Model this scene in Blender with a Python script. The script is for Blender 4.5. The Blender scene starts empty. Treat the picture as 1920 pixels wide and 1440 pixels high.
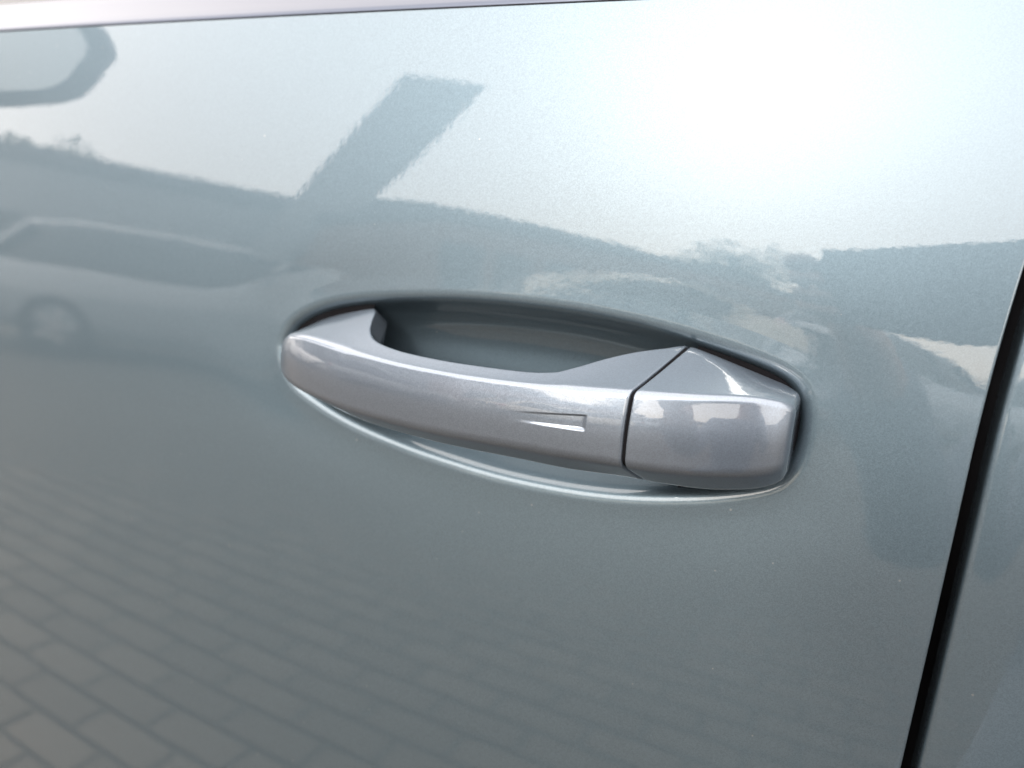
import bpy, bmesh, math, random
import numpy as np
from mathutils import Vector, Matrix
random.seed(7); rng = np.random.default_rng(5)
R_ = math.radians
scn = bpy.context.scene
col = scn.collection

# ------------------------------------------------------------ camera, sky, sun, exposure
ZH = 0.95                                  # height of the door handle
CAM = Vector((0.1092, -0.2716, 1.0156))
PSI, PITCH, ROLL = R_(24), R_(12), R_(4.5)
cf = Vector((-math.sin(PSI)*math.cos(PITCH), math.cos(PSI)*math.cos(PITCH), -math.sin(PITCH)))
c0 = Vector((math.cos(PSI), math.sin(PSI), 0)); d0 = cf.cross(c0)
cr = c0*math.cos(ROLL) - d0*math.sin(ROLL)
cd = d0*math.cos(ROLL) + c0*math.sin(ROLL)
cam_data = bpy.data.cameras.new('camera'); cam = bpy.data.objects.new('camera', cam_data); col.objects.link(cam)
M = Matrix((cr, -cd, -cf)).transposed().to_4x4(); M.translation = CAM
cam.matrix_world = M
cam_data.sensor_width = 36; cam_data.lens = 36*1442/1920
cam_data.clip_start = 0.01; cam_data.clip_end = 2000
cam_data.dof.use_dof = True; cam_data.dof.focus_distance = 0.262; cam_data.dof.aperture_fstop = 7.5
scn.camera = cam

SUN_EL, SUN_AZ = R_(26.3), R_(-9)          # azimuth from the door's outward normal
world = bpy.data.worlds.new('World'); scn.world = world; world.use_nodes = True
wn = world.node_tree.nodes; wl = world.node_tree.links
sky = wn.new('ShaderNodeTexSky'); sky.sky_type = 'NISHITA'; sky.sun_disc = False
sky.sun_elevation = SUN_EL; sky.sun_rotation = math.pi - SUN_AZ
sky.air_density = 1.0; sky.dust_density = 2.0; sky.ozone_density = 1.5
bg = wn['Background']; bg.inputs[1].default_value = 0.15
veil = wn.new('ShaderNodeVectorMath'); veil.operation = 'MULTIPLY_ADD'      # thin, even high cloud over the clear sky
veil.inputs[1].default_value = (.17, .17, .18); veil.inputs[2].default_value = (8.9, 8.1, 7.45)
wl.new(sky.outputs[0], veil.inputs[0]); wl.new(veil.outputs[0], bg.inputs[0])
sl = bpy.data.lights.new('sun', 'SUN'); sl.energy = 0.5; sl.angle = R_(10); sl.color = (1, 0.95, 0.88)
sun = bpy.data.objects.new('sun', sl); col.objects.link(sun)
sdir = Vector((math.sin(SUN_AZ)*math.cos(SUN_EL), -math.cos(SUN_AZ)*math.cos(SUN_EL), math.sin(SUN_EL)))
sun.rotation_euler = sdir.to_track_quat('Z', 'Y').to_euler(); sun.location = sdir*30
vs = scn.view_settings; vs.view_transform = 'Standard'; vs.look = 'None'; vs.gamma = 1; vs.use_curve_mapping = False
vs.exposure = 1.92

# ------------------------------------------------------------ helpers
def link(o, parent=None):
    col.objects.link(o)
    if parent is not None: o.parent = parent
    return o
def tag(o, label=None, cat=None, group=None, kind=None):
    if label: o['label'] = label
    if cat: o['category'] = cat
    if group: o['group'] = group
    if kind: o['kind'] = kind
    return o
def empty(name, loc=(0,0,0), rz=0):
    o = bpy.data.objects.new(name, None); o.location = loc; o.rotation_euler = (0,0,rz); o.empty_display_size = .1
    return link(o)
def mesh_obj(name, verts, faces, mat, parent=None, smooth=True, normals=None):
    me = bpy.data.meshes.new(name); me.from_pydata([tuple(map(float, v)) for v in verts], [], [tuple(map(int, f)) for f in faces])
    me.update()
    if smooth: me.polygons.foreach_set('use_smooth', [True]*len(me.polygons))
    if normals is not None: me.normals_split_custom_set_from_vertices([tuple(map(float, n)) for n in normals])
    if mat: me.materials.append(mat)
    return link(bpy.data.objects.new(name, me), parent)
def grid_faces(nr, nc, wrap=False, off=0, flip=False):
    f = []
    cc = nc if wrap else nc-1
    for i in range(nr-1):
        for j in range(cc):
            a = off+i*nc+j; b = off+i*nc+(j+1) % nc; c = off+(i+1)*nc+(j+1) % nc; d = off+(i+1)*nc+j
            f.append((a, d, c, b) if flip else (a, b, c, d))
    return f
def box(name, c, s, mat, parent=None, bevel=0.0, rot=None):
    bm = bmesh.new(); bmesh.ops.create_cube(bm, size=1)
    bmesh.ops.scale(bm, vec=s, verts=bm.verts)
    if bevel: bmesh.ops.bevel(bm, geom=list(bm.edges), offset=bevel, segments=2, affect='EDGES', profile=.6)
    if rot is not None: bmesh.ops.transform(bm, matrix=rot, verts=bm.verts)
    bmesh.ops.translate(bm, vec=c, verts=bm.verts)
    me = bpy.data.meshes.new(name); bm.to_mesh(me); bm.free()
    me.materials.append(mat)
    return link(bpy.data.objects.new(name, me), parent)
def pchip(xs, ys):
    xs = np.asarray(xs, float); ys = np.asarray(ys, float); h = np.diff(xs); d = np.diff(ys)/h
    m = np.zeros_like(xs); m[0] = d[0]; m[-1] = d[-1]
    for i in range(1, len(xs)-1):
        if d[i-1]*d[i] > 0:
            w1 = 2*h[i]+h[i-1]; w2 = h[i]+2*h[i-1]; m[i] = (w1+w2)/(w1/d[i-1]+w2/d[i])
    def f(x):
        x = np.clip(x, xs[0], xs[-1]); i = np.clip(np.searchsorted(xs, x)-1, 0, len(h)-1)
        t = (x-xs[i])/h[i]
        return ((1+2*t)*(1-t)**2*ys[i]+t*(1-t)**2*h[i]*m[i]+t*t*(3-2*t)*ys[i+1]+t*t*(t-1)*h[i]*m[i+1])
    return f

# ------------------------------------------------------------ materials
def mat(name, color=(.5,.5,.5), rough=.5, metal=0.0, coat=0.0, coat_rough=.02, ior=1.45, noise=None, bump=None, spec=.5):
    m = bpy.data.materials.new(name); m.use_nodes = True
    nt = m.node_tree; b = nt.nodes['Principled BSDF']
    b.inputs['Base Color'].default_value = (*color, 1); b.inputs['Roughness'].default_value = rough
    b.inputs['Metallic'].default_value = metal; b.inputs['IOR'].default_value = ior
    b.inputs['Coat Weight'].default_value = coat; b.inputs['Coat Roughness'].default_value = coat_rough
    tc = nt.nodes.new('ShaderNodeTexCoord')
    if noise:
        sc, amt = noise
        n = nt.nodes.new('ShaderNodeTexNoise'); n.inputs['Scale'].default_value = sc; n.inputs['Detail'].default_value = 5
        nt.links.new(tc.outputs['Object'], n.inputs['Vector'])
        r = nt.nodes.new('ShaderNodeMapRange'); r.inputs[1].default_value = .25; r.inputs[2].default_value = .75
        r.inputs[3].default_value = 1-amt; r.inputs[4].default_value = 1+amt
        nt.links.new(n.outputs[0], r.inputs[0])
        mx = nt.nodes.new('ShaderNodeVectorMath'); mx.operation = 'SCALE'; mx.inputs[0].default_value = color
        nt.links.new(r.outputs[0], mx.inputs['Scale']); nt.links.new(mx.outputs[0], b.inputs['Base Color'])
    if bump:
        sc, st, ds = bump
        n2 = nt.nodes.new('ShaderNodeTexNoise'); n2.inputs['Scale'].default_value = sc; n2.inputs['Detail'].default_value = 4
        nt.links.new(tc.outputs['Object'], n2.inputs['Vector'])
        bp = nt.nodes.new('ShaderNodeBump'); bp.inputs['Strength'].default_value = st; bp.inputs['Distance'].default_value = ds
        nt.links.new(n2.outputs[0], bp.inputs['Height']); nt.links.new(bp.outputs[0], b.inputs['Normal'])
    return m
def paint(name, color, rough=.34, coat_ior=1.55, peel=1.0, metal=.8):
    """metallic base full of tiny flakes under a glossy clear coat with slight orange peel"""
    m = bpy.data.materials.new(name); m.use_nodes = True
    nt = m.node_tree; L = nt.links; b = nt.nodes['Principled BSDF']
    b.inputs['Metallic'].default_value = metal; b.inputs['Roughness'].default_value = rough; b.inputs['Specular IOR Level'].default_value = .1
    b.inputs['Coat Weight'].default_value = 1.0; b.inputs['Coat Roughness'].default_value = .012; b.inputs['Coat IOR'].default_value = coat_ior
    tc = nt.nodes.new('ShaderNodeTexCoord')
    vo = nt.nodes.new('ShaderNodeTexVoronoi'); vo.inputs['Scale'].default_value = 3200
    L.new(tc.outputs['Object'], vo.inputs['Vector'])
    sep = nt.nodes.new('ShaderNodeSeparateColor'); L.new(vo.outputs['Color'], sep.inputs[0])
    mr = nt.nodes.new('ShaderNodeMapRange'); mr.inputs[3].default_value = .9; mr.inputs[4].default_value = 1.1
    L.new(sep.outputs[0], mr.inputs[0])
    sc = nt.nodes.new('ShaderNodeVectorMath'); sc.operation = 'SCALE'; sc.inputs[0].default_value = color
    L.new(mr.outputs[0], sc.inputs['Scale'])
    dv = nt.nodes.new('ShaderNodeTexVoronoi'); dv.inputs['Scale'].default_value = 95; L.new(tc.outputs['Object'], dv.inputs['Vector'])
    dsep = nt.nodes.new('ShaderNodeSeparateColor'); L.new(dv.outputs['Color'], dsep.inputs[0])
    dr_ = nt.nodes.new('ShaderNodeMath'); dr_.operation = 'MULTIPLY'; dr_.inputs[1].default_value = .045; L.new(dsep.outputs[1], dr_.inputs[0])
    dl = nt.nodes.new('ShaderNodeMath'); dl.operation = 'LESS_THAN'; L.new(dv.outputs['Distance'], dl.inputs[0]); L.new(dr_.outputs[0], dl.inputs[1])
    df = nt.nodes.new('ShaderNodeMath'); df.operation = 'MULTIPLY'; df.inputs[1].default_value = .16; L.new(dl.outputs[0], df.inputs[0])
    dm = nt.nodes.new('ShaderNodeMix'); dm.data_type = 'RGBA'; dm.inputs['B'].default_value = (.55, .52, .47, 1)
    L.new(df.outputs[0], dm.inputs['Factor']); L.new(sc.outputs[0], dm.inputs['A']); L.new(dm.outputs['Result'], b.inputs['Base Color'])
    # each flake lies a little differently
    geo = nt.nodes.new('ShaderNodeNewGeometry')
    off = nt.nodes.new('ShaderNodeVectorMath'); off.operation = 'SUBTRACT'; off.inputs[1].default_value = (.5,.5,.5)
    L.new(vo.outputs['Color'], off.inputs[0])
    off2 = nt.nodes.new('ShaderNodeVectorMath'); off2.operation = 'SCALE'; off2.inputs['Scale'].default_value = .05
    L.new(off.outputs[0], off2.inputs[0])
    ad = nt.nodes.new('ShaderNodeVectorMath'); ad.operation = 'ADD'; L.new(geo.outputs['Normal'], ad.inputs[0]); L.new(off2.outputs[0], ad.inputs[1])
    nm = nt.nodes.new('ShaderNodeVectorMath'); nm.operation = 'NORMALIZE'; L.new(ad.outputs[0], nm.inputs[0])
    L.new(nm.outputs[0], b.inputs['Normal'])
    n2 = nt.nodes.new('ShaderNodeTexNoise'); n2.inputs['Scale'].default_value = 320; n2.inputs['Detail'].default_value = 1.5
    L.new(tc.outputs['Object'], n2.inputs['Vector'])
    bp = nt.nodes.new('ShaderNodeBump'); bp.inputs['Strength'].default_value = 1.0*peel; bp.inputs['Distance'].default_value = .000011
    L.new(n2.outputs[0], bp.inputs['Height']); L.new(bp.outputs[0], b.inputs['Coat Normal'])
    return m
M_door = paint('sage_silver_paint', (.093, .130, .157), .47)
M_handle = paint('lavender_silver_paint', (.138, .168, .206), .36)
M_trim = mat('satin_aluminium', (.080, .092, .118), .32, 1.0)
M_rubber_shade = mat('black_rubber_and_gap_shade', (.005, .005, .006), .9, ior=1.15, noise=(60, .3))  # door seal rubber; also the black standing in for shade in handle gaps
M_gapbrown = mat('dark_primer', (.010, .009, .009), .5)
M_glass = mat('tinted_window_glass', (.012, .015, .016), .02, ior=1.52)
M_mirror = mat('mirror_glass', (.40, .43, .44), .02, 1.0)
M_black = mat('black_plastic', (.02, .021, .023), .4, noise=(40, .2))
M_tyre = mat('tyre_rubber', (.02, .02, .02), .8, noise=(30, .3), bump=(60, .4, .004))
M_alloy = mat('alloy_wheel', (.5, .5, .52), .3, 1.0)
M_inner = mat('dark_car_interior', (.03, .03, .032), .8)
M_skin = mat('skin', (.48, .30, .22), .5, noise=(40, .1))
M_jacket = mat('grey_blue_jacket_cloth', (.15, .175, .22), .85, noise=(30, .3), bump=(160, .5, .002))
M_trouser = mat('blue_denim', (.20, .225, .26), .85, noise=(50, .3), bump=(220, .5, .001))
M_shoe = mat('black_shoe_leather', (.02, .02, .022), .5)
M_hair = mat('dark_brown_hair', (.03, .02, .014), .6, bump=(150, .8, .004))
M_phone = mat('black_phone_glass', (.015, .015, .017), .15)

# ------------------------------------------------------------ ground: block paving
M_joint = mat('paving_joint_sand', (.052, .045, .038), .95, noise=(25, .3))
def paver_mat():
    m = mat('concrete_paver', (.30, .265, .225), .85, bump=(120, .5, .003))
    nt = m.node_tree; b = nt.nodes['Principled BSDF']
    oi = nt.nodes.new('ShaderNodeObjectInfo'); tc = nt.nodes['Texture Coordinate']
    n = nt.nodes.new('ShaderNodeTexNoise'); n.inputs['Scale'].default_value = 7; n.inputs['Detail'].default_value = 6
    nt.links.new(tc.outputs['Object'], n.inputs['Vector'])
    ad = nt.nodes.new('ShaderNodeMath'); ad.operation = 'ADD'; nt.links.new(n.outputs[0], ad.inputs[0]); nt.links.new(oi.outputs['Random'], ad.inputs[1])
    cr_ = nt.nodes.new('ShaderNodeValToRGB')
    cr_.color_ramp.elements[0].position = .3; cr_.color_ramp.elements[0].color = (.080, .068, .056, 1)
    cr_.color_ramp.elements[1].position = 1.3 if False else 1.0; cr_.color_ramp.elements[1].color = (.112, .096, .079, 1)
    hf = nt.nodes.new('ShaderNodeMath'); hf.operation = 'MULTIPLY'; hf.inputs[1].default_value = .6
    nt.links.new(ad.outputs[0], hf.inputs[0]); nt.links.new(hf.outputs[0], cr_.inputs[0]); nt.links.new(cr_.outputs[0], b.inputs['Base Color'])
    return m
M_paver = paver_mat()
def far_paving():
    m = mat('far_block_paving', (.3, .26, .22), .9)
    nt = m.node_tree; b = nt.nodes['Principled BSDF']; tc = nt.nodes['Texture Coordinate']
    br = nt.nodes.new('ShaderNodeTexBrick'); br.inputs['Scale'].default_value = 1
    br.inputs['Brick Width'].default_value = .21; br.inputs['Row Height'].default_value = .107; br.inputs['Mortar Size'].default_value = .005
    br.inputs['Color1'].default_value = (.084, .073, .062, 1); br.inputs['Color2'].default_value = (.104, .091, .077, 1); br.inputs['Mortar'].default_value = (.052, .045, .038, 1)
    nt.links.new(tc.outputs['Object'], br.inputs['Vector']); nt.links.new(br.outputs[0], b.inputs['Base Color'])
    return m
M_far = far_paving()
gx = [-500, -9, -9+1e-3, 5, 5+1e-3, 500]
ground = mesh_obj('ground', [(-500,-500,-.012),(500,-500,-.012),(500,500,-.012),(-500,500,-.012)], [(0,1,2,3)], M_far, None, False)
tag(ground, kind='structure')
bed = mesh_obj('joint_sand', [(-8,-6,-.008),(3,-6,-.008),(3,.4,-.008),(-8,.4,-.008)], [(0,1,2,3)], M_joint, ground, False)
PL, PW = .21, .107
def paver_geo(l, w, top=0.0, b=.005, h=.011):
    v = [(-l/2,-w/2,-h),(l/2,-w/2,-h),(l/2,w/2,-h),(-l/2,w/2,-h),
         (-l/2,-w/2,-b),(l/2,-w/2,-b),(l/2,w/2,-b),(-l/2,w/2,-b),
         (-l/2+b,-w/2+b,top),(l/2-b,-w/2+b,top),(l/2-b,w/2-b,top),(-l/2+b,w/2-b,top)]
    f = [(0,1,5,4),(1,2,6,5),(2,3,7,6),(3,0,4,7),(4,5,9,8),(5,6,10,9),(6,7,11,10),(7,4,8,11),(8,9,10,11)]
    return v, f
pv, pf = paver_geo(PL-.011, PW-.011)
spots = []
for j in range(-56, 4):
    y = -.365+.107*j+.0535-.107*0
    for i in range(-38, 15):
        x = -1.095+.21*i+(.105 if j % 2 else 0)
        if -7.9 < x < 2.9 and -5.9 < y < .35: spots.append((x, y))
near = sorted(spots, key=lambda p: (p[0]+1.0)**2*.55+(p[1]+.9)**2)
near = [p for p in near if p[1] < -.02 and abs(p[0]+1.2) < 3][:300]
ns = set(near)
me = None
for k, (x, y) in enumerate(near):
    if me is None:
        o = mesh_obj('paver', pv, pf, M_paver, ground, False); me = o.data
    else: o = link(bpy.data.objects.new('paver', me), ground)
    o.location = (x, y, random.uniform(-.0015, .001)); o.rotation_euler = (random.gauss(0, .004), random.gauss(0, .003), random.gauss(0, .006))
V = []; Fc = []
for (x, y) in spots:
    if (x, y) in ns: continue
    b0 = len(V); dz = random.uniform(-.0015, .001)
    V += [(a+x, c+y, e+dz) for a, c, e in pv]; Fc += [tuple(i+b0 for i in f) for f in pf]
tag(mesh_obj('outer_pavers', V, Fc, M_paver, ground, False), kind='stuff')

# ------------------------------------------------------------ the car with the handle
car = empty('parked_car')
tag(car, 'pale sage silver car with its glossy front door, recessed pull handle and wing mirror', 'car')
T0, K1, K2, KX = .06, .35, .25, .06
def S(x, h):
    return T0*h + np.where(h > 0, K1, K2)*h*h + KX*x*x
def Sn(x, h):
    gx = 2*KX*x; gz = T0+2*np.where(h > 0, K1, K2)*h
    n = np.stack([gx, -np.ones_like(x), gz], -1)
    return n/np.linalg.norm(n, axis=-1, keepdims=True)
CUP = np.array([(-0.1288,-0.0003),(-0.1271,0.0061),(-0.1223,0.0126),(-0.1111,0.0192),(-0.0967,0.024),(-0.0747,0.0281),(-0.0439,0.0314),(-0.0175,0.0327),(0.0115,0.0326),(0.0366,0.0308),(0.0565,0.0281),(0.0754,0.0243),(0.0875,0.0206),(0.0935,0.0161),(0.0963,0.0091),(0.0968,-0.0003),(0.0953,-0.0091),(0.0909,-0.0155),(0.0816,-0.0203),(0.0671,-0.0252),(0.0477,-0.0299),(0.0291,-0.0328),(0.0092,-0.0343),(-0.0143,-0.0346),(-0.0369,-0.0332),(-0.0608,-0.0308),(-0.089,-0.0259),(-0.1099,-0.0191),(-0.1223,-0.0126)])
def lean(x, h, x0=.10, x1=.146):
    """the shut line leans rearwards towards the window"""
    t = np.clip((x-x0)/(x1-x0), 0, 1) if x1 > x0 else np.clip((x0-x)/(x0-x1), 0, 1)
    return x+(.020*h+np.where(h > 0, .65, 0)*h*h)*t*t*(3-2*t)
def closed_spline(P, n):
    P = np.asarray(P); N = len(P); out = []
    for i in range(N):
        p0, p1, p2, p3 = P[i-1], P[i], P[(i+1) % N], P[(i+2) % N]
        for t in np.linspace(0, 1, 60, endpoint=False):
            out.append(.5*((2*p1)+(-p0+p2)*t+(2*p0-5*p1+4*p2-p3)*t*t+(-p0+3*p1-3*p2+p3)*t**3))
    Q = np.array(out)
    for _ in range(400): Q = .5*Q+.25*(np.roll(Q, 1, 0)+np.roll(Q, -1, 0))
    d = np.linalg.norm(np.roll(Q, -1, 0)-Q, axis=1); s = np.concatenate([[0], np.cumsum(d)])
    q = np.linspace(0, s[-1], n, endpoint=False); QQ = np.vstack([Q, Q[:1]])
    return np.stack([np.interp(q, s, QQ[:, 0]), np.interp(q, s, QQ[:, 1])], -1)
NT = 720
OUT = closed_spline(CUP, NT)
tg = np.roll(OUT, -1, 0)-np.roll(OUT, 1, 0); tg /= np.linalg.norm(tg, axis=1, keepdims=True)
nin = np.stack([tg[:, 1], -tg[:, 0]], -1)                     # outline runs clockwise: inward normal
if np.mean(np.sum(nin*(OUT-np.array([-.016, 0])), 1)) > 0: nin = -nin
prof = pchip([-.02, -.0050, -.0032, -.0016, -.0004, .0006, .0018, .003, .0045, .0065, .010, .015, .022, .0345],
             [0, 0, .00015, .0006, .0014, .0026, .0046, .0068, .0094, .0122, .0156, .0184, .0206, .0214])
LEAD = lambda d: .0010*np.exp(-(d/.030)**2)             # the skin dips softly towards the cup
svals = [.0345, .032, .029, .026, .023, .020, .0175, .015, .013, .011, .0095, .008] + list(np.arange(.0072, -.0071, -.0004)) + [-.0080, -.009, -.010]
MED = np.stack([np.clip(OUT[:, 0], -.085, .05), np.zeros(NT)], -1)
rings = []; rn = []
S8 = OUT+nin*.008
for s in svals:
    if s > .008:
        u = (s-.008)/.0265; P = S8*(1-u)+MED*u
    else: P = OUT+nin*s
    y = S(P[:, 0], P[:, 1])+prof(np.array(s))+LEAD(max(0.0, -s))
    rings.append(np.stack([P[:, 0], y, P[:, 1]], -1)); rn.append(None)
base = OUT-nin*.010
XL, XR, ZB, ZT = -.95, .1464, -.58, .1460
cen = np.array([-.016, 0.0])
def to_rect(P, xl, xr, zb, zt):
    d = P-cen
    tx = np.where(d[:, 0] > 0, (xr-cen[0])/np.maximum(d[:, 0], 1e-9), (xl-cen[0])/np.minimum(d[:, 0], -1e-9))
    tz = np.where(d[:, 1] > 0, (zt-cen[1])/np.maximum(d[:, 1], 1e-9), (zb-cen[1])/np.minimum(d[:, 1], -1e-9))
    return cen+d*np.minimum(tx, tz)[:, None]
RECT = to_rect(base, XL, XR, ZB, ZT)
us = np.linspace(0, 1, 46)[1:]**1.5
for u in us:
    P = base*(1-u)+RECT*u
    dist = np.linalg.norm(P-base, axis=1)+.010
    P[:, 0] = lean(P[:, 0], P[:, 1])
    rings.append(np.stack([P[:, 0], S(P[:, 0], P[:, 1])+LEAD(dist), P[:, 1]], -1)); rn.append(None if dist.min() < .09 else Sn(P[:, 0], P[:, 1]))
# rolled edge of the door skin
for a in (15, 30, 45, 60, 75, 90, 91):
    rr = .0009; e = rr*math.sin(R_(min(a, 90))); dp = rr*(1-math.cos(R_(min(a, 90))))+(.014 if a > 90 else 0)
    P = to_rect(RECT*1.0, XL-e, XR+e, ZB-e, ZT+e); P[:, 0] = lean(P[:, 0], P[:, 1])
    rings.append(np.stack([P[:, 0], S(P[:, 0], P[:, 1])+dp, P[:, 1]], -1)); rn.append(None)
G = np.array(rings)
dr = np.zeros_like(G); dr[1:-1] = G[2:]-G[:-2]; dr[0] = G[1]-G[0]; dr[-1] = G[-1]-G[-2]
dt = np.roll(G, -1, 1)-np.roll(G, 1, 1)
NN = np.cross(dr, dt); NN /= np.maximum(np.linalg.norm(NN, axis=-1, keepdims=True), 1e-12)
if NN[40, :, 1].mean() > 0: NN = -NN
for i, n in enumerate(rn):
    if n is not None: NN[i] = n
NN[0] = (0, -1, 0)
G[:, :, 2] += ZH
ISEAM = svals.index(.008)+3
nr = len(G)
probe = grid_faces(2, NT, True)[0]
flip = True
def patch(name, i0, i1, m, parent):
    g = G[i0:i1]; fs = grid_faces(i1-i0, NT, True)
    v = g.reshape(-1, 3); a, b, c = v[fs[len(fs)//2][0]], v[fs[len(fs)//2][1]], v[fs[len(fs)//2][2]]
    if np.dot(np.cross(b-a, c-a), NN[i0:i1].reshape(-1, 3)[fs[len(fs)//2][0]]) < 0: fs = [f[::-1] for f in fs]
    return mesh_obj(name, v, fs, m, parent, True, NN[i0:i1].reshape(-1, 3))
door = patch('front_door', ISEAM, nr, M_door, car)
cup = patch('handle_cup', 0, ISEAM+1, M_door, door)

def panel(name, x0, x1, z0, z1, m, parent, r=.002, nx=60, nz=80, hole=None):
    """body panel on the same curved side with rolled edges"""
    xs = list(np.linspace(x0+r, x1-r, nx)); zs = list(np.linspace(z0+r, z1-r, nz))
    ang = [R_(a) for a in (20, 40, 60, 80, 90)]
    ex = [(x0+r-r*math.sin(a), r*(1-math.cos(a))) for a in ang[::-1]]; ex = [(x0, r+.014)]+ex
    ex2 = [(x1-r+r*math.sin(a), r*(1-math.cos(a))) for a in ang]+[(x1, r+.014)]
    X = ex+[(x, 0) for x in xs]+ex2
    ez = [(z0, r+.014)]+[(z0+r-r*math.sin(a), r*(1-math.cos(a))) for a in ang[::-1]]
    ez2 = [(z1-r+r*math.sin(a), r*(1-math.cos(a))) for a in ang]+[(z1, r+.014)]
    Z = ez+[(z, 0) for z in zs]+ez2
    v = [(float(lean(x, z, .60, .16)) if x0 > .15 else x, float(S(np.array(x), np.array(z)))+max(dx, dz), z+ZH) for z, dz in Z for x, dx in X]
    fs = grid_faces(len(Z), len(X))
    if hole:
        hx, hz, hr = hole
        fs = [f for f in fs if min((v[i][0]-hx)**2+(v[i][2]-hz)**2 for i in f) > hr*hr]
    return mesh_obj(name, v, fs, m, parent)
panel('rear_door', .1523, 1.0, -.58, .1475, M_door, car)
panel('front_fender', -1.75, -.956, -.58, .05, M_door, car, hole=(-1.38, .33, .36))
panel('rear_quarter', 1.006, 1.95, -.58, .1475, M_door, car, hole=(1.42, .33, .36))
# rubber seal behind the shut line
box('door_seal', (.158, .031, .735), (.075, .020, .73), M_rubber_shade, car, .004)
# belt trim: bright strip leaning inwards, then glass
def strip(name, prof_yz, x0, x1, m, parent, n=40):
    v = []; 
    for x in np.linspace(x0, x1, n):
        for (dy, h) in prof_yz: v.append((x, float(S(np.array(x), np.array(.1475)))+dy, ZH+h))
    return mesh_obj(name, v, grid_faces(n, len(prof_yz), flip=False), m, parent)
tp = [(.010, .1440), (-.0003, .1462), (-.0005, .1470), (.0010, .1490), (.006, .153), (.013, .1605), (.020, .167), (.0225, .1685), (.025, .168), (.028, .160)]
strip('belt_trim', tp, -.90, .164, M_trim, car)
strip('belt_trim', tp, .170, 1.0, M_trim, car)
gp = [(.024, .162), (.05, .23), (.085, .31), (.13, .40), (.19, .50)]
strip('front_window', gp, -.62, .10, M_glass, car)
strip('rear_window', gp, .22, .95, M_glass, car)
strip('centre_pillar', [(a-.002, b) for a, b in gp], .10, .1645, M_black, car)
strip('centre_pillar', [(a-.002, b) for a, b in gp], .1695, .22, M_black, car)
strip('roof', [(.188, .497), (.19, .515), (.25, .55), (.5, .59), (.9, .60)], -.45, 1.3, M_door, car)
box('body_light_block', (.05, .95, .62), (3.9, 1.70, .72), M_inner, car, .05)  # unseen dark box added inside the car to stop light leaking through
box('cabin_interior', (.15, .98, 1.15), (1.7, 1.30, .50), M_inner, car, .1)
# ---- the pull handle
YO = pchip([-.1257,-.1235,-.118,-.108,-.09,-.07,-.045,-.015,.015,.045,.065,.08,.09,.0942,.0955],
           [.003,-.005,-.0115,-.0175,-.0235,-.0285,-.0325,-.035,-.0355,-.0345,-.0318,-.0278,-.0232,-.0190,-.0165])
YI = pchip([-.126,-.081,-.0775,-.0745,-.071,-.065,-.058,-.045,-.02,.005,.018,.026,.0335,.0405,.048,.0545,.098],
           [.001,.001,-.002,-.008,-.014,-.0195,-.0225,-.0253,-.0276,-.0280,-.0265,-.0220,-.0155,-.0092,-.0035,.001,.001])
ZA = pchip([-.1257,-.1235,-.1174,-.1072,-.093,-.0793,-.06,-.03,0,.03,.0482,.0549,.0645,.0722,.0833,.0890,.0930,.0955],
           [-.002,.0030,.0103,.0162,.0211,.0246,.0275,.0293,.0297,.0288,.0271,.0266,.0245,.0225,.0196,.0180,.0162,.0144])
PW_ = pchip([-.126,-.095,-.078,-.065,-.02,.01,.035,.055,.1],[1.1,1.1,1.1,1.1,1.1,1.1,1.1,1.05,1.0])
ZBt = pchip([-.1257,-.1235,-.118,-.110,-.098,-.0917,-.0786,-.0615,-.0407,-.0221,-.0049,.011,.0217,.0406,.0469,.0624,.0827,.0900,.0940,.0955],
           [-.003,.0012,.0070,.0108,.0120,.0119,.0113,.0105,.0099,.0100,.0105,.0114,.0122,.0138,.0143,.0156,.0171,.0165,.0148,.0130])
ZC2 = pchip([-.1257,-.1235,-.117,-.105,-.085,-.0648,-.04,.0126,.0235,.0415,.0595,.0801,.0900,.0940,.0955],
           [-.006,-.0070,-.0085,-.0105,-.0120,-.0126,-.0126,-.0112,-.0110,-.0106,-.0100,-.0082,-.0066,-.0052,-.0042])
ZC = pchip([-.1257,-.1235,-.1148,-.0935,-.0731,-.0547,-.0281,.0076,.0349,.044,.0559,.0664,.0796,.089,.0933,.0955],
           [-.0076,-.0092,-.0118,-.0163,-.0192,-.0203,-.0208,-.0202,-.0200,-.0198,-.0196,-.0192,-.0176,-.0152,-.0128,-.0095])
def rounded(poly, radii, segs):
    """closed polygon with filleted corners; segs = points along each following edge"""
    n = len(poly); out = []
    for i in range(n):
        p = poly[i]; a = poly[i-1]-p; b = poly[(i+1) % n]-p
        la, lb = np.linalg.norm(a), np.linalg.norm(b)
        r = min(radii[i], .46*la, .46*lb)
        pa, pb = p+a/la*r, p+b/lb*r
        for t in np.linspace(0, 1, 9): out.append((1-t)**2*pa+2*t*(1-t)*p+t*t*pb)
        q = poly[(i+1) % n]; c = poly[(i+2) % n]-q; lc = np.linalg.norm(c)
        r2 = min(radii[(i+1) % n], .46*lb, .46*lc)
        qa = q-b/lb*r2
        for t in np.linspace(0, 1, segs[i]+2)[1:-1]: out.append(pb*(1-t)+qa*t)
    return np.array(out)
FS = 110
RAD = [.0012, .006, .006, .0024, .0034, .0040, .002, .001]; SEG = [4, 4, 4, FS, 8, 6, 6, 6]
def shear_w(x): 
    t = np.clip((x-.0)/.045, 0, 1); u = np.clip((.0955-x)/.035, 0, 1); return (t*t*(3-2*t))*(u*u*(3-2*u))
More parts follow.
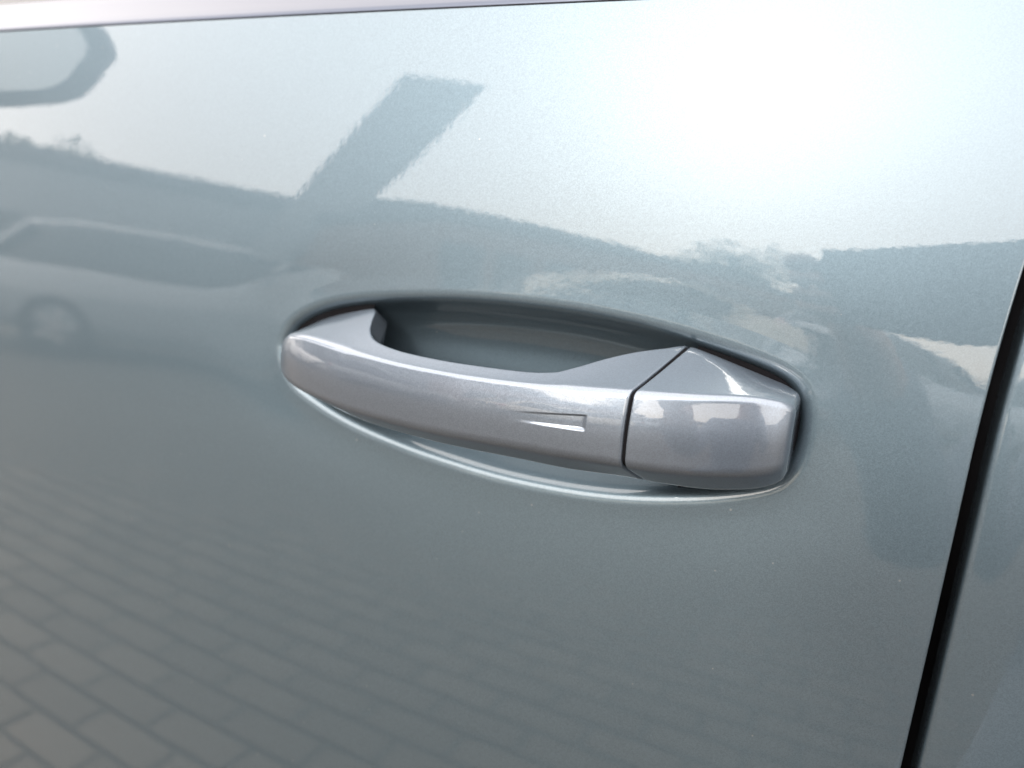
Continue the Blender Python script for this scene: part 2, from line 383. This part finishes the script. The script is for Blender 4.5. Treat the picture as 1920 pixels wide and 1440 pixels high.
def section(xs, shrink=0.0):
    k = .26*shear_w(xs)
    yo = float(YO(xs)); xb = xs+k*yo
    yo = float(YO(xb)); yi = float(YI(xs))
    sm = lambda t: (lambda c: c*c*(3-2*c))(max(0.0, min(1.0, t)))
    foot = max(sm((-.062-xs)/.035), sm((xs-.022)/.028))
    zB = float(ZBt(xb)); zA = max(float(ZA(xs)), zB+.0004); zc2 = float(ZC2(xb)); zc = float(ZC(xs+k*yo*.6)); p = float(PW_(xs))
    def top(y):
        q = max(0, min(1, (y-yo)/(.001-yo))) if yo < .0005 else 1
        return np.array([y, zB+(zA-zB)*q**p])
    A = top(yi); T2 = top(yi+(yo-yi)*.36); T1 = top(yi+(yo-yi)*.7)
    ymid = (1-foot)*yo*.62+foot*yo*.5
    B = np.array([yo, zB]); C2 = np.array([yo*(1.0+.012*sm(abs(yo)/.02)), zc2]); Cb = np.array([ymid, zc])
    D = np.array([ymid+.009+.018*foot, zc+.0025-.001*foot]); A2 = np.array([yi+.007+.007*foot, A[1]-.007+.001*foot])
    pts = rounded([A, T2, T1, B, C2, Cb, D, A2], RAD, SEG)
    if shrink:
        c = pts.mean(0); d = pts-c; pts = pts-d/np.maximum(np.linalg.norm(d, axis=1, keepdims=True), 1e-6)*shrink
    # slight barrel on the front face
    y, z = pts[:, 0], pts[:, 1]
    f0 = 3*9+SEG[0]+SEG[1]+SEG[2]; n1 = f0+9+FS
    tt = np.linspace(0, 1, FS+9)
    y[f0+4:n1+4] -= .0007*np.sin(np.pi*tt)*min(1, abs(yo)/.02)
    X = xs+k*y
    # wedge-shaped recess that deepens towards the rear end of the grip
    zt = .0010+(X-.000)*(.0036/.0315); zb = -.0024+(X-.000)*(.0013/.0315)
    inx = np.clip((X-.004)/.026, 0, 1)**1.5*np.clip((.0318-X)/.0007, 0, 1)
    inz = np.clip((zt-z)/.0006, 0, 1)*np.clip((z-zb)/.0012, 0, 1)
    front = (y < yo*.9)
    y = y+front*(inz*inz*(3-2*inz))*inx*.0009
    return np.stack([X, y+S(X, z)*1.0, z+ZH], -1)
def loft(name, stations, m, parent, shr0=(), shr1=()):
    secs = []
    for xs, sh in stations: secs.append(section(xs, sh))
    v = np.array(secs); n = v.shape[1]
    fs = grid_faces(len(secs), n, True)
    fs.append(tuple(range(n))[::-1]); fs.append(tuple(range((len(secs)-1)*n, len(secs)*n)))
    o = mesh_obj(name, v.reshape(-1, 3), fs, m, parent)
    bm = bmesh.new(); bm.from_mesh(o.data); bmesh.ops.recalc_face_normals(bm, faces=bm.faces); bm.to_mesh(o.data); bm.free()
    return o
st = [(x, 0) for x in np.concatenate([np.linspace(-.12565, -.118, 26), np.linspace(-.1176, -.085, 50), np.linspace(-.0846, -.055, 90), np.linspace(-.0546, -.004, 70), np.linspace(-.0036, .0350, 150), np.linspace(.0354, .0533, 30)])]
st += [(.0536, .0001), (.0538, .0003), (.0539, .0007)]
grip = loft('door_handle', st, M_handle, car)
st2 = [(.0552, .0007), (.0553, .0003), (.0555, .0001)]+[(x, 0) for x in np.concatenate([np.linspace(.0558, .085, 60), np.linspace(.0853, .0936, 40)])]+[(.0940, .0002), (.0943, .0005), (.0946, .0010), (.0948, .0017), (.0949, .0026)]
capo = loft('end_cap', st2, M_handle, grip)
def slice_(name, x0, x1, sh, m, parent):
    a, b = section(x0, sh), section(x1, sh); n = len(a)
    return mesh_obj(name, np.vstack([a, b]), grid_faces(2, n, True), m, parent)
slice_('joint_shade_ring', .0536, .0554, .0011, M_rubber_shade, grip)  # black ring added in the split so the joint looks deep in shade
def gap_shade(sel, closed_x):  # black sheet laid in the cup as painted shade for the gap round the handle
    P = (OUT+nin*.0013)[sel]
    if P[0, 0] > -.05: P = P[np.argsort(-np.arctan2(P[:, 1], P[:, 0]-closed_x))]
    else: P = P[np.argsort(np.mod(np.arctan2(P[:, 1], P[:, 0]-closed_x), 2*math.pi))]
    v = [(closed_x, float(S(np.array(closed_x), np.array(0.)))+.0056, ZH)]
    for x, h in P: v.append((x, float(S(np.array(x), np.array(h)))+.0042, h+ZH))
    return mesh_obj('handle_gap_shade', v, [(0, i, i+1) for i in range(1, len(v)-1)], M_rubber_shade, grip, False)
gap_shade(OUT[:, 0] > .057, .062)
gap_shade(OUT[:, 0] < -.082, -.090)
capo['label'] = 'rear end cap of the handle split off by a slanted black joint'

# ---- wing mirror
def mirror():
    # outline of the rear face, in (y, z), from the outer tip round
    prof_ = [(-.268,1.258),(-.252,1.278),(-.235,1.287),(-.19,1.284),(-.14,1.278),(-.10,1.262),(-.088,1.22),(-.09,1.16),(-.11,1.135),(-.15,1.138),(-.20,1.158),(-.245,1.188),(-.262,1.235)]
    P = closed_spline([(a, b) for a, b in prof_], 160); c = P.mean(0)
    levels = [(0.012, .90), (.004, .975), (0, 1.0), (-.03, 1.01), (-.06, .97), (-.09, .86), (-.11, .70), (-.122, .48), (-.127, .2), (-.128, .01)]
    v = []
    for dx, s in [(-.012, .60), (-.004, .80), (0.001, .87)]+[(a-.012+.012, b) for a, b in levels[1:]]:
        q = c+(P-c)*s
        v += [(-.72+dx-(a+.18)*.12, a, b) for a, b in q]
    o = mesh_obj('wing_mirror', v, grid_faces(3+len(levels)-1, 160, True), M_black, car)
    bm = bmesh.new(); bm.from_mesh(o.data); bmesh.ops.recalc_face_normals(bm, faces=bm.faces); bm.to_mesh(o.data); bm.free()
    q = c+(P-c)*.80+np.array([.012, 0])
    gl = mesh_obj('mirror_glass', [(-.724-(a+.18)*.12, a, b) for a, b in q]+[(-.7235-(c[0]+.18)*.12, c[0], c[1])], [(i, (i+1) % 160, 160) for i in range(160)], M_mirror, o)
    # arm to the door
    box('mirror_arm', (-.745, -.035, 1.135), (.09, .17, .045), M_black, o, .012, Matrix.Rotation(R_(-14), 4, 'X'))
    return o
mirror()

def wheel(parent, x, y, z, r=.33, w=.21, side=-1, name='wheel'):
    prof_ = [(r*.62, -w/2), (r*.9, -w/2), (r*.985, -w*.40), (r, -w*.2), (r, w*.2), (r*.985, w*.40), (r*.9, w/2), (r*.62, w/2)]
    n = 40; v = []
    for a in np.linspace(0, 2*math.pi, n, endpoint=False):
        v += [(x+pr*math.cos(a), y+py, z+pr*math.sin(a)) for pr, py in prof_]
    k = len(prof_); fs = [(i*k+j, i*k+j+1, ((i+1) % n)*k+j+1, ((i+1) % n)*k+j) for i in range(n) for j in range(k-1)]
    t = mesh_obj(name, v, fs, M_tyre, parent)
    bm = bmesh.new()
    ym = y+side*w*.36
    for s in range(5):
        a = s*2*math.pi/5
        mt = Matrix.Translation((x, ym, z)) @ Matrix.Rotation(-a, 4, 'Y') @ Matrix.Translation((r*.33, 0, 0))
        bmesh.ops.create_cube(bm, size=1, matrix=mt @ Matrix.Diagonal((r*.62, .03, r*.16, 1)))
    mt = Matrix.Translation((x, ym, z)) @ Matrix.Rotation(math.pi/2, 4, 'X')
    bmesh.ops.create_cone(bm, cap_ends=True, segments=24, radius1=r*.14, radius2=r*.12, depth=.05, matrix=mt)
    mt = Matrix.Translation((x, y, z)) @ Matrix.Rotation(math.pi/2, 4, 'X')
    bmesh.ops.create_cone(bm, cap_ends=False, segments=40, radius1=r*.64, radius2=r*.64, depth=w*.96, matrix=mt)
    me_ = bpy.data.meshes.new('rim'); bm.to_mesh(me_); bm.free(); me_.materials.append(M_alloy)
    link(bpy.data.objects.new('rim', me_), t)
    return t
for wx in (-1.38, 1.42):
    wheel(car, wx, .14, .33, side=-1); wheel(car, wx, 1.75, .33, side=1)

# ------------------------------------------------------------ cars parked across the yard (seen mirrored in the door)
M_head = mat('headlight_lens', (.75, .78, .8), .08, ior=1.5)
M_plate = mat('white_number_plate', (.75, .75, .73), .4)
M_tail = mat('red_tail_light', (.5, .03, .02), .12)
M_amber = mat('amber_indicator', (.7, .2, .02), .15)
def parked(label, color, rough, loc, rz, first):
    pm = mat('car_paint_'+label.split()[0], color, rough, .25, 1.0, .02)
    if first:
        root = empty('parked_car')
        stn = [(-2.10,.70,.42,.80),(-2.04,.80,.30,.93),(-1.8,.86,.25,.97),(-1.2,.89,.22,.97),(-.3,.90,.20,.95),(.6,.90,.20,.94),(1.0,.89,.21,.93),(1.5,.87,.23,.86),(1.85,.82,.25,.76),(2.05,.72,.28,.66),(2.14,.58,.33,.58)]
        cs = pchip([s[0] for s in stn], [s[1] for s in stn]); cb = pchip([s[0] for s in stn], [s[2] for s in stn]); ct = pchip([s[0] for s in stn], [s[3] for s in stn])
        v = []; X = np.linspace(-2.10, 2.14, 44)
        for x in X:
            w, zb, zt = float(cs(x)), float(cb(x)), float(ct(x)); h = zt-zb
            half = [(0, zb), (w*.8, zb), (w*.95, zb+.06*h), (w*.99, zb+.25*h), (w, zb+.55*h), (w*.985, zb+.78*h), (w*.95, zb+.92*h), (w*.86, zt), (w*.5, zt+.02), (0, zt+.028)]
            ring = [(x, a, b) for a, b in half]+[(x, -a, b) for a, b in half[-2:0:-1]]
            v += ring
        n = 18; fs = grid_faces(len(X), n, True)+[tuple(range(n)), tuple(range((len(X)-1)*n, len(X)*n))[::-1]]
        b = mesh_obj('body', v, fs, pm, root)
        def gh(name, stns, m, sc=1.0, top=False, zoff=0.0):
            v = []
            for x, zl, zr, wl_, wr in stns:
                v += [(x, -wl_*sc, zl), (x, -wr*sc, zr-.03), (x, -wr*.86*sc, zr), (x, 0, zr+.018), (x, wr*.86*sc, zr), (x, wr*sc, zr-.03), (x, wl_*sc, zl)]
            return v
        gs = [(-1.98,.95,.985,.74,.70),(-1.62,.95,1.39,.80,.60),(-1.2,.95,1.45,.81,.60),(-.4,.94,1.475,.82,.60),(.1,.94,1.45,.82,.60),(.35,.94,1.40,.81,.61),(1.12,.92,.965,.76,.70)]
        vv = gh('glass', gs, None)
        g = mesh_obj('window_glass', vv, grid_faces(len(gs), 7), M_glass, root)
        rs = [(x, zl, zr, wl_, wr) for x, zl, zr, wl_, wr in gs[1:6]]
        v = []
        for x, zl, zr, wl_, wr in rs:
            v += [(x, -wr-.012, zr-.05), (x, -wr-.006, zr-.02), (x, -wr*.86, zr+.012), (x, 0, zr+.03), (x, wr*.86, zr+.012), (x, wr+.006, zr-.02), (x, wr+.012, zr-.05)]
        mesh_obj('roof', v, grid_faces(len(rs), 7), pm, root)
        def bar(name, p, q, w, m):
            p, q = Vector(p), Vector(q); d = q-p
            mt = Matrix.Translation((p+q)/2) @ d.to_track_quat('Z', 'Y').to_matrix().to_4x4()
            bm = bmesh.new(); bmesh.ops.create_cube(bm, size=1, matrix=mt @ Matrix.Diagonal((w, w*.5, d.length, 1)))
            bmesh.ops.bevel(bm, geom=list(bm.edges), offset=w*.1, segments=1, affect='EDGES')
            me_ = bpy.data.meshes.new(name); bm.to_mesh(me_); bm.free(); me_.materials.append(m); link(bpy.data.objects.new(name, me_), root)
        for s in (-1, 1):
            bar('pillar', (1.10, s*.755, .95), (.33, s*.615, 1.38), .075, pm)
            bar('pillar', (-.35, s*.825, .94), (-.38, s*.61, 1.44), .08, M_black)
            bar('pillar', (-1.95, s*.75, .97), (-1.62, s*.61, 1.37), .14, pm)
            hl = box('headlight', (1.90, s*.60, .66), (.26, .32, .13), M_head, root, .045, Matrix.Rotation(s*-.45, 4, 'Z'))
            hl.location.z = 0
            box('indicator', (1.99, s*.62, .575), (.10, .16, .03), M_amber, root, .01, Matrix.Rotation(s*-.5, 4, 'Z'))
            box('mirror', (.78, s*.98, 1.0), (.14, .20, .13), pm, root, .04)
            for wx in (1.30, -1.30):
                wheel(root, wx, s*.80, .32, .32, .20, s)
        for s in (-1, 1): box('tail_light', (-2.03, s*.70, .80), (.12, .20, .16), M_tail, root, .04)
        box('grille', (2.09, 0, .52), (.10, .85, .16), M_black, root, .03)
        box('lower_intake', (2.09, 0, .36), (.08, 1.0, .09), M_black, root, .02)
        box('number_plate', (2.15, 0, .46), (.015, .52, .11), M_plate, root, .002)
    else:
        src = parked.src; root = src.copy(); col.objects.link(root)
        for ch in src.children:
            c = ch.copy(); col.objects.link(c); c.parent = root
            if c.data.materials and c.data.materials[0].name.startswith('car_paint'):
                c.data = ch.data.copy(); c.data.materials[0] = pm
            for g_ in ch.children:
                d = g_.copy(); col.objects.link(d); d.parent = c
    root.location = loc; root.rotation_euler = (0, 0, rz)
    tag(root, label, 'car', 'cars parked in a row across the yard')
    if first: parked.src = root
HD = R_(-47.6)
rows = [('white hatchback at the showroom end of the parked row', (.80,.80,.79), .5),
        ('silver grey hatchback parked between the white and the cream cars', (.27,.29,.31), .35),
        ('cream hatchback parked between the silver grey and the pale blue cars', (.74,.69,.58), .45),
        ('pale blue hatchback parked between the cream and the beige cars', (.50,.58,.66), .4),
        ('beige hatchback at the far end of the parked row', (.58,.52,.42), .4)]
rows = [(a, b, c, (-8.95+3.3*i_, -1.35-3.6*i_, 0)) for i_, (a, b, c) in enumerate(rows)]
for k, (lb, c_, r_, lc) in enumerate(rows): parked(lb, c_, r_, lc, HD+random.uniform(-.03, .03), k == 0)

# ------------------------------------------------------------ buildings behind the row (mirrored as the dark skyline)
M_wall = mat('grey_cladding', (.22, .23, .24), .7, noise=(.8, .12), bump=(6, .2, .02))
M_wall2 = mat('red_brown_brick', (.24, .15, .11), .85, noise=(3, .2), bump=(14, .5, .02))
M_fascia = mat('dark_fascia', (.09, .095, .10), .5, noise=(1.5, .1))
M_frame = mat('dark_window_frame', (.06, .06, .065), .5)
def polar(az, d): a = R_(az); return Vector((math.sin(a)*d, -math.cos(a)*d, 0))
def building(name, label, p0, p1, h, depth, wallm, nwin, doorat, fh=.5):
    """facade from p0 to p1; local x along the facade, local -y away from the yard"""
    d = p1-p0; Ln = d.length; rz = math.atan2(d.y, d.x)
    root = empty(name, p0, rz); tag(root, label, 'building')
    s = 1 if Matrix.Rotation(-rz, 2) @ (Vector((0, 0))-Vector((p0.x, p0.y))) and (Matrix.Rotation(-rz, 2) @ Vector((-p0.x, -p0.y))).y > 0 else -1
    box('wall', (Ln/2, -s*depth/2, h/2-fh/2), (Ln, depth, h-fh), wallm, root)
    box('roof_fascia', (Ln/2, -s*depth/2, h-fh/2+.002), (Ln+.4, depth+.4, fh), M_fascia, root, .02)
    root['away'] = -s; step = Ln/nwin
    for i in range(nwin):
        x = step*(i+.5)
        if i == doorat:
            dr_ = box('door', (x, s*.02, 1.1), (1.3, .08, 2.2), M_fascia, root, .01)
            box('handle', (x+.5, s*.09, 1.05), (.03, .06, .3), M_alloy, dr_, .005)
            continue
        w = box('window', (x, s*.015, 1.75), (step*.72, .07, 1.7), M_frame, root, .01)
        for k in range(2):
            box('pane', (x+(k-.5)*step*.35, s*.04, 1.75), (step*.33, .04, 1.58), M_glass, w)
        box('sill', (x, s*.07, .86), (step*.76, .14, .06), M_fascia, w, .005)
    return root
cA = polar(-47, 24); tA = Vector((math.cos(R_(-47)), math.sin(R_(-47)), 0))
tA = Vector((math.cos(R_(47)), -math.sin(R_(47))*-1, 0)); tA = Vector((cA.y*-1, cA.x, 0)).normalized()
if (cA+tA).x < cA.x: tA = -tA
sb = building('showroom_building', 'long grey flat-roofed showroom standing behind the slanted tower', cA-tA*16, cA+tA*6.7, 5.0, 9, M_wall, 9, 5)
building('workshop_building', 'low brown brick workshop with flat roof behind the parked cars', polar(-31, 17.5), polar(-31, 17.5)+(polar(-9.5, 31)-polar(-31, 17.5))*2.3, 4.0, 7, M_wall2, 18, 3)
box('roof_plant_room', (22.7-1.9, sb['away']*4.2, 5.25), (4.0, 8, .56), M_fascia, sb, .03)
pt = empty('sign_tower', polar(-40.5, 21.5), math.atan2(tA.y, tA.x)); tag(pt, 'tall slanted grey slab tower beside the showroom', 'tower')
def tower():
    w, t, h, lean = 1.75, .7, 10.0, 4.0
    v = []
    for z, k in ((.25, 0), (h*.33, .33), (h*.66, .66), (h, 1)):
        x = -1.9+lean*k
        v += [(x-w/2, -t/2, z), (x+w/2, -t/2, z), (x+w/2, t/2, z), (x-w/2, t/2, z)]
    fs = [(0,3,2,1), (12,13,14,15)]
    for i in range(3):
        for j in range(4): fs.append((i*4+j, i*4+(j+1) % 4, i*4+4+(j+1) % 4, i*4+4+j))
    v = [(x+(.95*z/h if x > -1.9+lean*z/h else 0), y, z+(.45 if z == h and x > lean-1.9 else 0)) for x, y, z in v]
    mesh_obj('slab', v, fs, M_wall, pt, False)
    box('base', (-1.9, 0, .13), (2.6, 1.3, .26), M_fascia, pt, .03)
tower()

# ------------------------------------------------------------ trees over the roofs
M_leaf = mat('leaf', (.07, .10, .04), .6, noise=(2, .35)); M_bark = mat('bark', (.10, .08, .06), .9, bump=(20, .6, .02))
def tree(label, loc, h, r, n=1500):
    root = empty('tree', loc); tag(root, label, 'tree', 'trees standing behind the buildings')
    v = []; rad = [.22, .17, .13, .08]; zs = [0, h*.25, h*.5, h*.75]
    for z, q in zip(zs, rad):
        for a in np.linspace(0, 2*math.pi, 10, endpoint=False): v.append((q*math.cos(a)+.1*math.sin(z), q*math.sin(a), z))
    fs = grid_faces(4, 10, True)
    for _ in range(7):
        a = random.uniform(0, 6.28); z0 = h*random.uniform(.35, .6); b0 = len(v)
        p = Vector((0, 0, z0)); q = Vector((math.cos(a)*r*.7, math.sin(a)*r*.7, z0+h*.25))
        for t, rr in ((0, .07), (.5, .05), (1, .02)):
            c = p.lerp(q, t)
            for j in range(5): v.append((c.x+rr*math.cos(j*1.257), c.y+rr*math.sin(j*1.257), c.z))
        fs += grid_faces(3, 5, True, b0)
    mesh_obj('trunk', v, fs, M_bark, root)
    cl = [(Vector((random.gauss(0, .5)*r, random.gauss(0, .5)*r, h*.72+random.gauss(0, .16)*h)), random.uniform(.25, .5)*r) for _ in range(16)]
    v = []; fs = []
    for _ in range(n):
        c, cr2 = random.choice(cl); d = Vector((random.gauss(0, 1), random.gauss(0, 1), random.gauss(0, 1))).normalized()
        p = c+d*cr2*random.random()**.4; u = Vector((random.gauss(0, 1), random.gauss(0, 1), random.gauss(0, .6))).normalized(); w = u.orthogonal()*.5
        s = random.uniform(.10, .22); b0 = len(v)
        v += [p-u*s, p+w*s, p+u*s, p-w*s]; fs.append((b0, b0+1, b0+2, b0+3))
    mesh_obj('crown', v, fs, M_leaf, root, False)
tree('broad tree standing behind the long grey showroom', polar(-60.5, 36), 6.9, 3.4, 3000)
tree('small tree standing behind the brown workshop', polar(-9.3, 42), 6.6, 4.6, 4500)

# ------------------------------------------------------------ the photographer kneeling by the door, phone in both hands
ph_c = CAM+cr*.045-cd*.0195-cf*.0085
PR = Matrix.Rotation(PSI, 4, 'Z')
ploc = Vector((ph_c.x, ph_c.y, 0))-(PR @ Vector((-.15, .58, 0)))
person = empty('person', ploc, PSI)
tag(person, 'person in a grey-blue jacket kneeling on one knee and holding up a phone', 'person')
def skin(name, chains, m, parent, root=None, sub=2):
    """chains: lists of (point, radius); equal points are shared"""
    vs_, ed, idx = [], [], {}
    for ch in chains:
        prev = None
        for p, r in ch:
            key = tuple(round(c, 4) for c in p)
            if key not in idx: idx[key] = len(vs_); vs_.append((p, r))
            if prev is not None and prev != idx[key]: ed.append((prev, idx[key]))
            prev = idx[key]
    me_ = bpy.data.meshes.new(name); me_.from_pydata([p for p, r in vs_], ed, [])
    o = link(bpy.data.objects.new(name, me_), parent)
    o.modifiers.new('skin', 'SKIN').use_smooth_shade = True
    if not me_.skin_vertices:
        bm = bmesh.new(); bm.from_mesh(me_); bm.verts.layers.skin.verify(); bm.to_mesh(me_); bm.free()
    for i, (p, r) in enumerate(vs_):
        rr = r if isinstance(r, tuple) else (r, r)
        me_.skin_vertices[0].data[i].radius = rr
        me_.skin_vertices[0].data[i].use_root = (i == 0)
    s = o.modifiers.new('sub', 'SUBSURF'); s.levels = sub; s.render_levels = sub
    me_.materials.append(m)
    return o
pinv = (Matrix.Translation(ploc) @ PR).inverted()
def L(w): return pinv @ w
pel = (0, 0, .50)
wr = {}
for s in (-1, 1):
    wr[s] = tuple(L(ph_c+cr*s*.085-cf*.055+cd*.035))
sh = {s: (s*.17, .06, .95) for s in (-1, 1)}; el = {s: (s*.25, .21, .77) for s in (-1, 1)}
kneeL, ankL, toeL = (-.13, .36, .49), (-.14, .34, .10), (-.15, .47, .04)
kneeR, ankR, toeR = (.13, .20, .08), (.13, -.22, .08), (.13, -.33, .05)
skin('body', [[(pel, .10), ((0, .03, .70), .10), ((0, .06, .88), .11), ((0, .08, 1.01), .05), ((0, .10, 1.07), .05), ((0, .125, 1.135), .074), ((0, .13, 1.19), .066)],
              [((0, .06, .88), .11), (sh[-1], .05), (el[-1], .038), (wr[-1], .026)], [((0, .06, .88), .11), (sh[1], .05), (el[1], .038), (wr[1], .026)],
              [(pel, .10), ((-.09, .05, .50), .075), (kneeL, .05), (ankL, .035), (toeL, .03)], [(pel, .10), ((.09, .02, .46), .075), (kneeR, .05), (ankR, .035), (toeR, .03)]], M_skin, person)
skin('jacket', [[((0, .0, .53), .135), ((0, .03, .70), .135), ((0, .06, .88), .145), ((0, .075, .985), .075)],
                [((0, .06, .88), .145), (sh[-1], .075), (el[-1], .058), (tuple(Vector(el[-1]).lerp(Vector(wr[-1]), .85)), .042)],
                [((0, .06, .88), .145), (sh[1], .075), (el[1], .058), (tuple(Vector(el[1]).lerp(Vector(wr[1]), .85)), .042)]], M_jacket, person)
skin('trousers', [[(pel, .125), ((-.09, .05, .50), .095), (kneeL, .070), ((-.138, .345, .16), .055)], [(pel, .125), ((.09, .02, .46), .095), (kneeR, .070), ((.13, -.16, .085), .055)]], M_trouser, person)
skin('shoe', [[((-.14, .30, .06), .05), ((-.14, .38, .05), .05), ((-.15, .49, .035), .035)]], M_shoe, person)
skin('shoe', [[((.13, -.20, .07), .05), ((.13, -.27, .06), .05), ((.13, -.36, .045), .035)]], M_shoe, person)
skin('hair', [[((0, .085, 1.12), .062), ((0, .10, 1.19), .074), ((0, .145, 1.222), .060)]], M_hair, person)
skin('nose', [[((0, .195, 1.165), .010), ((0, .215, 1.135), .013)]], M_skin, person, sub=1)
for s in (-1, 1):
    box('eye', (s*.031, .196, 1.165), (.022, .010, .009), M_black, person, .003)
    skin('ear', [[((s*.072, .12, 1.165), .012), ((s*.078, .115, 1.135), .010)]], M_skin, person, sub=1)
    # hand: palm behind the phone's end, fingers folded on its rim, thumb on the screen side
    def W(a, b, c): return tuple(L(ph_c+cr*s*a+cd*b+cf*c))
    palm = W(.088, .030, -.032); ch = [[(wr[s], .024), (palm, (.026, .016)), (W(.087, .0, -.018), (.024, .014))]]
    skin('hand', ch, M_skin, person)
    for k in range(4):
        b = -.026+.017*k
        skin('finger', [[(W(.084, b*.8, -.020), .010), (W(.092, b, -.004), .0095), (W(.084-.001*k, b, .0125), .0085), (W(.066-.004*k, b, .0135), .0075)]], M_skin, person, sub=1)
    skin('thumb', [[(W(.082, .028, -.028), .011), (W(.070, .012, -.018), .010), (W(.054, .002, -.0145), .0085)]], M_skin, person, sub=1)
mp = Matrix((cr, cd, cf)).transposed().to_4x4(); mp.translation = ph_c
bm = bmesh.new(); bmesh.ops.create_cube(bm, size=1); bmesh.ops.scale(bm, vec=(.152, .073, .008), verts=bm.verts)
bmesh.ops.bevel(bm, geom=[e for e in bm.edges if abs((e.verts[0].co-e.verts[1].co).z) > .005], offset=.009, segments=5, affect='EDGES')
bmesh.ops.bevel(bm, geom=[e for e in bm.edges if abs((e.verts[0].co-e.verts[1].co).z) < .001], offset=.0015, segments=2, affect='EDGES')
me_ = bpy.data.meshes.new('smartphone'); bm.to_mesh(me_); bm.free(); me_.materials.append(M_phone)
phone = link(bpy.data.objects.new('smartphone', me_)); phone.matrix_world = mp
tag(phone, 'black smartphone held sideways in the kneeling person\'s hands', 'phone')
